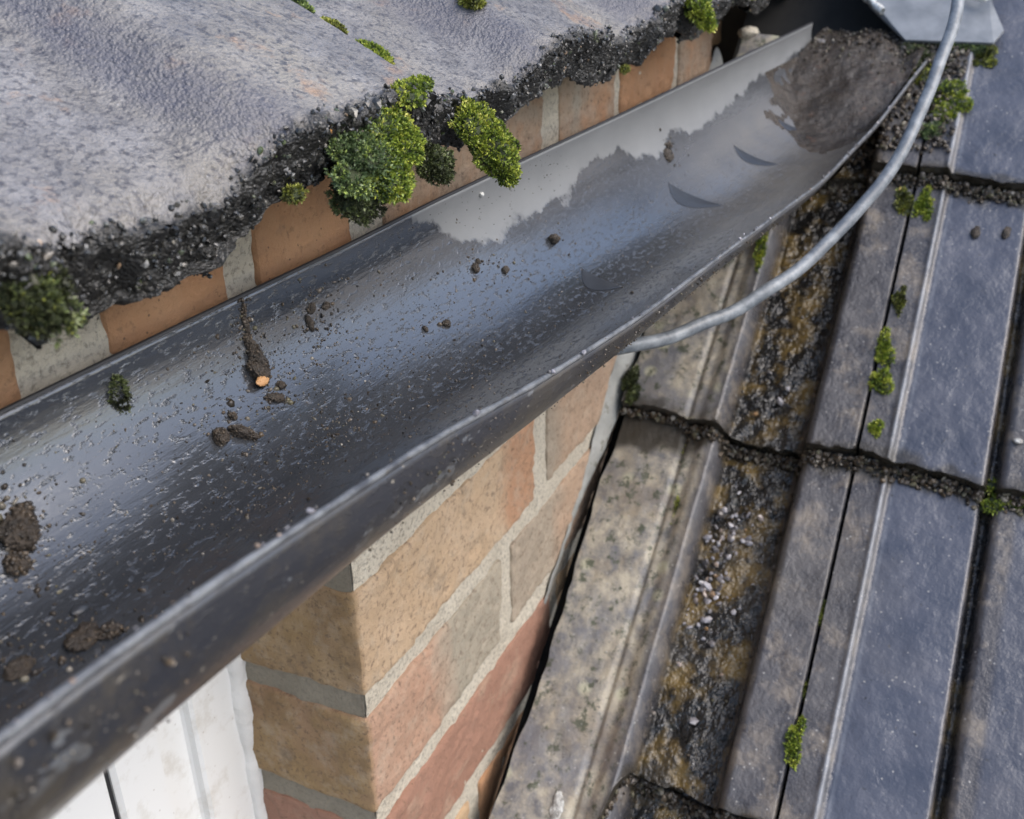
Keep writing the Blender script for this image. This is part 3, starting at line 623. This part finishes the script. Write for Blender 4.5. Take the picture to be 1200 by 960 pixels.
clod('dirt_clod', [(-.177, .437, .0050, .0030, .0016, .2), (-.173, .462, .0028, .0024, .0014, 0)], "flat black wet clod beside the near front rim", "clod", bits=30, group=G1)
clod('dirt_clod', [(.152, .322, .0030, .0026, .0028, 0)], "lone round dark pellet on the grey gutter floor", "clod", bits=6, group=G1)
clod('dirt_clod', [(.081, .266, .0022, .0020, .0014, .4), (.086, .252, .0012, .001, .001, 0)], "pair of tiny dark crumbs below the second moss cushion", "clod", bits=16, group=G1)
clod('dirt_clod', [(.037, .352, .0019, .0016, .0015, 0)], "single tiny crumb in the centre of the gutter floor", "clod", bits=8, group=G1)
clod('dirt_clod', [(.024, .33, .0011, .0013, .0010, 0)], "tiniest crumb, just left of the centre crumb", "clod", bits=3, group=G1)
clod('dirt_clod', [(.327, .281, .0050, .0040, .0014, .2), (.333, .25, .003, .002, .0014, 0)], "dark crumb patch at the ragged edge of the dry band", "clod", bits=40, group=G1)
clod('dirt_clod', [(-.027, .116, .0022, .0014, .0008, .5), (-.019, .13, .0020, .0012, .0008, 0), (-.031, .15, .0015, .003, .0010, 0)], "scattered thin crumbs high on the gutter back", "clod", bits=110, spread=.012, group=G1)
clod('dirt_clod', [(.100, .32, .0026, .0018, .0012, .2)], "thin dark smear of dirt where the floor begins to shine", "clod", bits=26, group=G1)
clod('dirt_clod', [(-.192, .41, .004, .0022, .001, 0)], "thin grey crust in the lower left corner of the gutter", "clod", bits=90, spread=.01, group=G1)
o = mesh('white_speck', lump_geo(gp(.104, .05, .0006), (.0011, .0011, .0011), 8, .2), F3, M_SPECK); tag(o, "tiny white speck on the gutter back below the moss cushion", "speck")
o = mesh('water_drop', lump_geo(gp(-.171, .39, .0003), (.0024, .0015, .0008), 3, .12, rot=frame_at(-.171, .39)), F3, M_FILM); tag(o, "clear water drop above the flat black clod", "water drop")
# fine grit washed over the floor
def gutter_field(n, f):
    P = []; 
    while len(P) < n:
        x = RNG.uniform(-.24, .40, 4000); v = RNG.uniform(.02, .93, 4000); q = f(x, v)*(.55+.9*(fbm(np.stack([x*1.0, v*.16*2.2, 0*x], -1), .03, 3, 12)+.2)); k = RNG.random(4000) < q
        for a, b_ in zip(x[k], v[k]): P.append(gp(a, b_, .0001))
    return np.array(P[:n])
dens = lambda x, v: np.clip(.6*np.exp(-((v-.40-.25*(x+.1))/.14)**2)*np.exp(-((x+.05)/.12)**2)+.06*(x < .2)+.5*np.exp(-((v-.14)/.08)**2)*np.exp(-((x+.055)/.05)**2), 0, 1)
P = gutter_field(4500, dens); S_ = RNG.gamma(1.5, .00012, 4500)+.00006
grains('grit', P, np.clip(S_, .0001, .0009), M_BITS, label="fine dark grit washed across the wet gutter floor", kind='stuff')
n = 1300; x = RNG.uniform(-.24, .3, n); P = gut(x, np.full(n, 1.0), -.0024); P[:, 1] -= .0004; dz = RNG.gamma(1.6, .004, n); vv = 1-np.clip(dz/.09, 0, .3); P = gut(x, vv, -.0026)
clm = fbm(np.stack([x, 0*x, 0*x], -1), .03, 2, 3) > -.1
grains('grit', P[clm], .0001+RNG.gamma(1.3, .00013, clm.sum()), M_BITS, label="pale grit stuck to the outside of the gutter rim", kind='stuff')
n = 110; x = RNG.uniform(-.24, .62, n); P = gut(x, np.full(n, 1.0), -.0012); P[:, 2] += .0022; P[:, 1] += RNG.normal(size=n)*.0008
grains('grit', P, .00015+RNG.gamma(1.3, .0002, n)*(1+.9*(x > .3)), M_PEB, label="bits of pale grit along the top of the gutter rim", kind='stuff')

# ------------------------------------------------------------------ cable
def cable():
    pts = [((560, 400), .45), ((620, 408), .465), ((680, 410), .49), ((735, 406), .51), ((790, 393), .53), ((850, 368), .55), ((905, 335), .565), ((960, 292), .59), ((1010, 240), .61), ((1050, 188), .63), ((1083, 125), .655), ((1104, 70), .675), ((1122, 8), .70), ((1132, -60), .74), ((1140, -160), .82), ((1150, -300), 1.0)]
    C = []
    for (px, py), d in pts:
        r_ = R.T@np.array([px-600, py-480, 1161.35]); C.append(CAM+r_/np.linalg.norm(r_)*d)
    C = np.array(C); T = np.linspace(0, len(C)-1, 260); D = []
    for t_ in T:   # Catmull-Rom
        i = min(int(t_), len(C)-2); u = t_-i; p0, p1, p2, p3 = C[max(i-1, 0)], C[i], C[i+1], C[min(i+2, len(C)-1)]
        D.append(.5*(2*p1+(p2-p0)*u+(2*p0-5*p1+4*p2-p3)*u*u+(3*p1-p0-3*p2+p3)*u**3))
    D = np.array(D)+.0022*np.stack([fbm(np.stack([T, 0*T+q, 0*T], -1), 1.3, 2, 90+q) for q in range(3)], -1); k = 12; V = []
    for i in range(len(D)):
        t_ = D[min(i+1, len(D)-1)]-D[max(i-1, 0)]; t_ /= np.linalg.norm(t_); a = np.cross(t_, [0, 0, 1]); a /= np.linalg.norm(a); b_ = np.cross(t_, a)
        for j in range(k): an_ = 2*np.pi*j/k; V.append(D[i]+(a*math.cos(an_)+b_*math.sin(an_))*.0037)
    return mesh('cable', V, gridF(len(D), k, False, wrap=True), M_CAB)
tag(cable(), "grey plastic cable looping out from under the gutter over the wet tiles", "cable")

# ------------------------------------------------------------------ flashing and dark valley end
fl = empty('lead_flashing', tuple(rf(.62, -.16, .012)), "grey metal flashing sheet with a white curled edge above the gutter end", "flashing")
poly = [(.545, -.150), (.5445, -.216), (.56, -.222), (.60, -.205), (.80, -.22), (.80, -.085), (.62, -.090), (.585, -.115)]
th = .0025; V = [rf(np.float64(a), np.float64(b_), np.float64(.0125+.006*math.sin(a*30))) for a, b_ in poly]+[rf(np.float64(a), np.float64(b_), np.float64(.0125+.006*math.sin(a*30)-th)) for a, b_ in poly]
n = len(poly); mesh('sheet', V, [tuple(range(n))[::-1], tuple(range(n, 2*n))]+[(i, (i+1) % n, n+(i+1) % n, n+i) for i in range(n)], M_LEAD, fl, smooth=False)
def tube(pts, r_, k=8, seed=1):
    pts = np.array(pts); C = np.stack([np.interp(np.linspace(0, len(pts)-1, 40), np.arange(len(pts)), pts[:, j]) for j in range(3)], -1); V = []
    for i in range(40):
        t_ = C[min(i+1, 39)]-C[max(i-1, 0)]; t_ /= np.linalg.norm(t_); a = np.cross(t_, NS); a /= np.linalg.norm(a); b_ = np.cross(t_, a)
        for j in range(k): q = 2*np.pi*j/k; V.append(C[i]+(a*math.cos(q)+b_*math.sin(q))*r_*(1+.25*random.uniform(-1, 1)))
    return V, gridF(40, k, wrap=True)
V, F = tube([rf(np.float64(a), np.float64(b_), np.float64(.013)) for a, b_ in [(.68, -.088), (.62, -.090), (.598, -.100), (.580, -.119), (.572, -.127)]], .0030); mesh('curled_edge', V, F, M_WEDGE, fl)
V, F = tube([rf(np.float64(a), np.float64(b_), np.float64(.016)) for a, b_ in [(.62, -.186), (.592, -.190), (.583, -.202), (.59, -.212), (.62, -.222)]], .0020); mesh('curled_edge', V, F, M_WEDGE, fl)
bd = mesh('hollow_shade_panel', *rounded_box((.735, -.09, .10), (.755, .45, .62), .2, .002), M_DARK); tag(bd, "added dark panel standing in for the shade in the hollow behind the gutter end", "board")  # invented panel, its dark colour stands in for the hollow's shade
o = mesh('mortar_lump', lump_geo((.585, -.028, .252), (.014, .008, .005), 12, .3), F3, M_MORT, None, {'jamb': np.zeros(len(I3))}); tag(o, "pinkish mortar lump sitting behind the far end of the gutter", "mortar lump")

# ------------------------------------------------------------------ moss
def moss(name, c_, ax, nrm, n, L, m, label, cat='moss', group=None, seed=1, K=5, blobs=None, m2=None, split=None, rotm=None, core=True):
    """cushion: lumpy ellipsoid cores bristling with small leaves"""
    blobs = blobs or [((0, 0, 0), 1.0)]; nrm = np.array(nrm, float); nrm /= np.linalg.norm(nrm)
    a = np.cross(nrm, [1, 0, 0]); a /= np.linalg.norm(a); e = np.cross(a, nrm); Rm = np.stack([e, a, nrm], 1) if rotm is None else rotm
    Vs, Fs, rn, tp, mi, b = [], [], [], [], [], 0
    for bi, (off, sc) in enumerate(blobs):
        cc = np.array(c_)+Rm@(np.array(off)*np.array(ax)); d = fbm(I3, .6, 3, seed+bi)*.5
        axs = np.array(ax)*sc
        if core:
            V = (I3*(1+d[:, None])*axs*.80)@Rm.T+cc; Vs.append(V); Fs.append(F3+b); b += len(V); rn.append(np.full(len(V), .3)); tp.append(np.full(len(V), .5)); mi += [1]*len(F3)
        k = int(n*sc*sc/sum(s_*s_ for _, s_ in blobs)); q = RNG.normal(size=(k, 3)); q /= np.linalg.norm(q, axis=1, keepdims=True)
        rad = 1+fbm(q, .6, 3, seed+bi)*.5+fbm(q, .16, 2, seed+bi+40)*.30; loc = q*rad[:, None]*axs; w = (loc@Rm.T)+cc; nn = (q/np.array(ax)); nn /= np.linalg.norm(nn, axis=1, keepdims=True); nn = nn@Rm.T
        V, F, r_, t_ = leaf_geo(w-nn*L*.3, nn+np.array([0, 0, .25]), K, np.full(k, L))
        cl = fbm(np.repeat(w, K*4, 0), .005, 2, seed+9)*.45; r_ = np.clip(r_*.75+.12+cl, 0, 1)
        Vs.append(V); b4 = b; Fs.append((F+b4)); b += len(V); rn.append(r_); tp.append(t_); mi += [0]*len(F) if split is None else list(np.where((split(V.reshape(-1, 4, 3)[:, 0])), 2, 0))
    F = [tuple(x) for f in Fs for x in f.tolist()]
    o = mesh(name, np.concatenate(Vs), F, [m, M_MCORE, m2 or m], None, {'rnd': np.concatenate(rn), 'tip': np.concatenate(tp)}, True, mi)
    return tag(o, label, cat, group)
EV = np.array([0, -.75, .65])
GE = "moss growing on the eave tiles"; GL = "moss growing on the lower roof"
moss('moss_cushion', (-.0330, -.0505, .2715), (.0180, .0140, .0068), EV, 6500, .0015, MS_BRIGHT, "largest green moss cushion spilling over the eave at the tile joint", group=GE, seed=3, blobs=[((.35, .45, .2), .62), ((-.35, .05, .1), .66), ((.65, -.05, .2), .5), ((-.2, -.6, -.2), .55), ((-.95, -.30, -.3), .42), ((.95, .35, .1), .38), ((-.75, .35, 0), .40)], m2=MS_GREYG, split=lambda w: (w[:, 0]-.9*(w[:, 2]-.2715) < -.036+.005*RNG.normal(size=len(w))))
moss('moss_cushion', (-.045, -.048, .2590), (.0085, .0080, .005), EV, 1100, .0014, MS_DARK, "dark dead moss hanging under the largest green cushion", group=GE, seed=13, blobs=[((0, 0, 0), 1), ((.8, .2, -.1), .7)])
moss('moss_cushion', (.0425, -.0505, .2620), (.0140, .0160, .0075), EV, 4600, .0015, MS_BRIGHT, "round yellow green moss cushion drooping towards the gutter", group=GE, seed=5, blobs=[((.15, .35, 0), .7), ((-.15, -.40, 0), .72), ((-.45, .25, .1), .5), ((.4, -.15, .1), .55), ((-.05, -.85, -.2), .4)], m2=MS_DARK, split=lambda w: RNG.random(len(w)) < .15)
moss('moss_cushion', (.006, -.048, .2600), (.0075, .0075, .005), EV, 800, .0014, MS_DARK, "blackish moss wedged between the two bright cushions", group=GE, seed=6)
for i, (x, s_, a, b_, m, lb) in enumerate([
    (.0140, .030, .0055, .006, MS_BRIGHT, "small moss tuft just above the largest cushion in the joint"),
    (.0138, .047, .0035, .004, MS_OLIVE, "second moss tuft up the joint between eave tiles"),
    (.0135, .062, .0025, .004, MS_GREYG, "third and thinnest moss tuft up the joint between eave tiles"),
    (.0132, .083, .0035, .004, MS_OLIVE, "yellowish moss tuft topmost in the joint between eave tiles")]):
    moss('moss_tuft', up_pt(x, s_, .0005), (a, b_, .0016), UN, int(150+a*60000), .0015, m, lb, group=GE, seed=20+i)
moss('moss_tuft', up_pt(.004, .004, .000), (.0130, .0060, .0040), UN, 900, .0015, MS_BRIGHT, "low moss mat running from the largest cushion to the tile joint", group=GE, seed=37, blobs=[((random.uniform(-.8, .8), random.uniform(-.6, .6), 0), random.uniform(.35, .6)) for _ in range(7)])
moss('moss_tuft', up_pt(.105, .040, .001), (.0060, .0050, .0035), UN, 420, .0020, MS_OLIVE, "dark lone moss tuft high on the second eave tile", group=GE, seed=31)
moss('moss_tuft', up_pt(.3350, -.002, -.003), (.012, .017, .006), EV, 900, .0025, MS_BRIGHT, "bright moss strip on the far eave notch near the gutter end", group=GE, seed=33)
moss('moss_tuft', up_pt(.470, 0, -.004), (.014, .012, .007), EV, 500, .003, MS_OLIVE, "olive moss at the last eave tile before the dark hollow", group=GE, seed=34)
moss('moss_cushion', up_pt(-.162, .000, -.011), (.0085, .012, .0045), EV, 800, .0018, MS_DARK, "blurred olive moss lump at the left end of the eave", group=GE, seed=35, m2=MS_OLIVE, split=lambda w: RNG.random(len(w)) < .08)
for i, (x, lb) in enumerate([(-.066, "thin green moss fringe under the chipped tile corner"), (.245, "small green moss spot under the third eave tile")]):
    moss('moss_tuft', up_pt(x, -.001, -.020), (.0045, .0022, .0020), EV, 120, .0014, MS_OLIVE, lb, group=GE, seed=41+i)
moss('moss_tuft', gp(-.118, .078, .0005), (.0030, .0052, .0012), NSG*gnorm(np.float64(-.118), np.float64(.05)), 200, .0014, MS_DARK, "green dark scrap of moss fallen on the gutter back", seed=45, core=False)
# on the lower roof (s, y, half sizes, material, label)
for i, (s_, y, a, b_, h, m, lb) in enumerate([
    (.480, -.192, .017, .017, .008, MS_BRIGHT, "largest bright moss cushion beside the cable on the lower roof"),
    (.512, -.176, .014, .018, .006, MS_OLIVE, "olive moss patch behind the cable below the flashing"),
    (.536, -.212, .010, .010, .006, MS_OLIVE, "moss tuft at the right tip of the grey flashing"),
    (.545, -.185, .007, .020, .006, MS_GREYG, "grey green moss fringe creeping over the flashing edge"),
    (.530, -.155, .012, .018, .006, MS_DARK, "brown green moss mat where gutter end meets the flashing"),
    (.452, -.186, .010, .010, .005, MS_GREYG, "green moss tuft under the largest cushion beside the cable"),
    (.384, -.191, .016, .006, .003, MS_BRIGHT, "thin bright moss strip at the top of the long tile joint"),
    (.390, -.174, .010, .008, .003, MS_OLIVE, "faint moss smear on the strip left of the long tile joint"),
    (.300, -.187, .012, .0035, .003, MS_OLIVE, "slim moss run high in the long tile joint"),
    (.262, -.1865, .017, .0055, .004, MS_BRIGHT, "yellow green moss run midway down the long tile joint"),
    (.222, -.186, .013, .0085, .006, MS_BRIGHT, "fat green moss cushion in the long tile joint"),
    (.191, -.189, .007, .0045, .004, MS_BRIGHT, "small round moss tuft just above the debris filled course edge"),
    (.163, -.274, .009, .011, .005, MS_BRIGHT, "moss cushion straddling the groove at the right side"),
    (-.025, -.182, .013, .0042, .004, MS_BRIGHT, "lone bright moss strip low in the tile joint"),
    (.010, -.1815, .006, .003, .002, MS_OLIVE, "tiny olive moss spot low in the tile joint"),
    (.060, -.1815, .007, .002, .002, MS_OLIVE, "tiny dull moss spot halfway down the lower tile joint"),
    (.335, -.080, .026, .005, .003, MS_BRIGHT, "green moss streak beneath the gutter rim beside the channel"),
    (.190, -.016, .014, .006, .003, MS_DARK, "dark mossy growth on the cement fillet at the crack"),
    (.105, -.072, .018, .003, .0036, MS_OLIVE, "faint green line of moss beside the wet channel"),
    (.155, -.066, .010, .004, .0018, MS_OLIVE, "small green moss smear under the horizontal crack")]):
    moss('moss_patch', rs_pt(s_, y, .001), (b_*1., a, h), NS, int(260+a*b_*3.0e6), .0026, m, lb, group=GL, seed=60+i, rotm=np.stack([np.array([0, 1., 0]), US, NS], 1), K=4, blobs=[((random.uniform(-.7, .7), random.uniform(-.85, .85), random.uniform(-.3, .1)), random.uniform(.28, .6)) for _ in range(7)])

# ------------------------------------------------------------------ debris on the lower roof
def roof_grains(name, n, fs, fy, sz, m, label, dh=.001):
    P = np.array([rs_pt(float(a), float(b_), dh+RNG.random()*.0015) for a, b_ in zip(fs, fy)]); return grains(name, P, sz, m, label=label, kind='stuff')
for k, lb in ((0, "dark soil and grit packed along the middle course edge"), (1, "dark soil and grit packed along the upper course edge"), (-1, "dark soil along the lowest course edge")):
    n = 1500; d = RNG.uniform(.012, .36, n); ss_ = edge_s(k, d)-.0015-np.abs(RNG.normal(size=n))*.004*(.4+.6*(d > .06))
    P = rf(ss_, -d, lprof(d)[0]-.005+RNG.random(n)*.007*np.exp(-(edge_s(k, d)-ss_)/.006)); grains('joint_debris', P, RNG.uniform(.0008, .0026, n), M_BITS, label=lb, kind='stuff')
n = 150; cl = RNG.random(n) < .8; s1 = np.where(cl, RNG.normal(.075, .026, n), RNG.uniform(-.06, .5, n)); y1 = np.where(cl, -.108+RNG.normal(size=n)*.009-.00*s1, -.117+RNG.normal(size=n)*.013)
roof_grains('pebbles', n, s1, np.clip(y1, -.14, -.095), RNG.uniform(.0008, .0034, n), M_PEB, "pale wet pebbles scattered in the dark roof channel")
n = 260; roof_grains('channel_grit', n, RNG.uniform(-.1, .55, n), np.clip(-.118+RNG.normal(size=n)*.018, -.143, -.092), RNG.uniform(.0005, .0018, n), M_BITS, "dark grit lining the wet roof channel", 0)
n = 1500; roof_grains('roof_litter', n, RNG.uniform(.43, .56, n), RNG.uniform(-.20, -.10, n), RNG.uniform(.0008, .003, n), M_BITS, "brown litter and grit around the gutter end and flashing", .001)
for (s_, y, lb) in [(.371, -.249, "right hand dark crumb on the upper blue pan"), (.368, -.229, "left hand dark crumb on the upper blue pan")]:
    tag(mesh('dirt_clod', lump_geo(rs_pt(s_, y, .001), (.0045+.06*(y+.249), .0030, .0016), int(-y*999), rot=np.stack([US, np.array([0, 1., 0]), NS], 1)), F3, M_SOIL), lb, "clod", "crumbs on the lower roof")
tag(mesh('white_speck', lump_geo(rs_pt(.2, -.276, .001), (.003, .003, .0015), 8, .2), F3, M_SPECK), "white dropping at the right edge above the mossy groove", "speck")
V = []
tag(mesh('white_dropping', lump_geo(rs_pt(-.103, -.052, .0092), (.0085, .0035, .0008), 17, .6, rot=np.stack([US, np.array([0, 1., 0]), NS], 1)), F3, M_SPECK), "white dropping on the lichened tile at the bottom edge", "dropping")
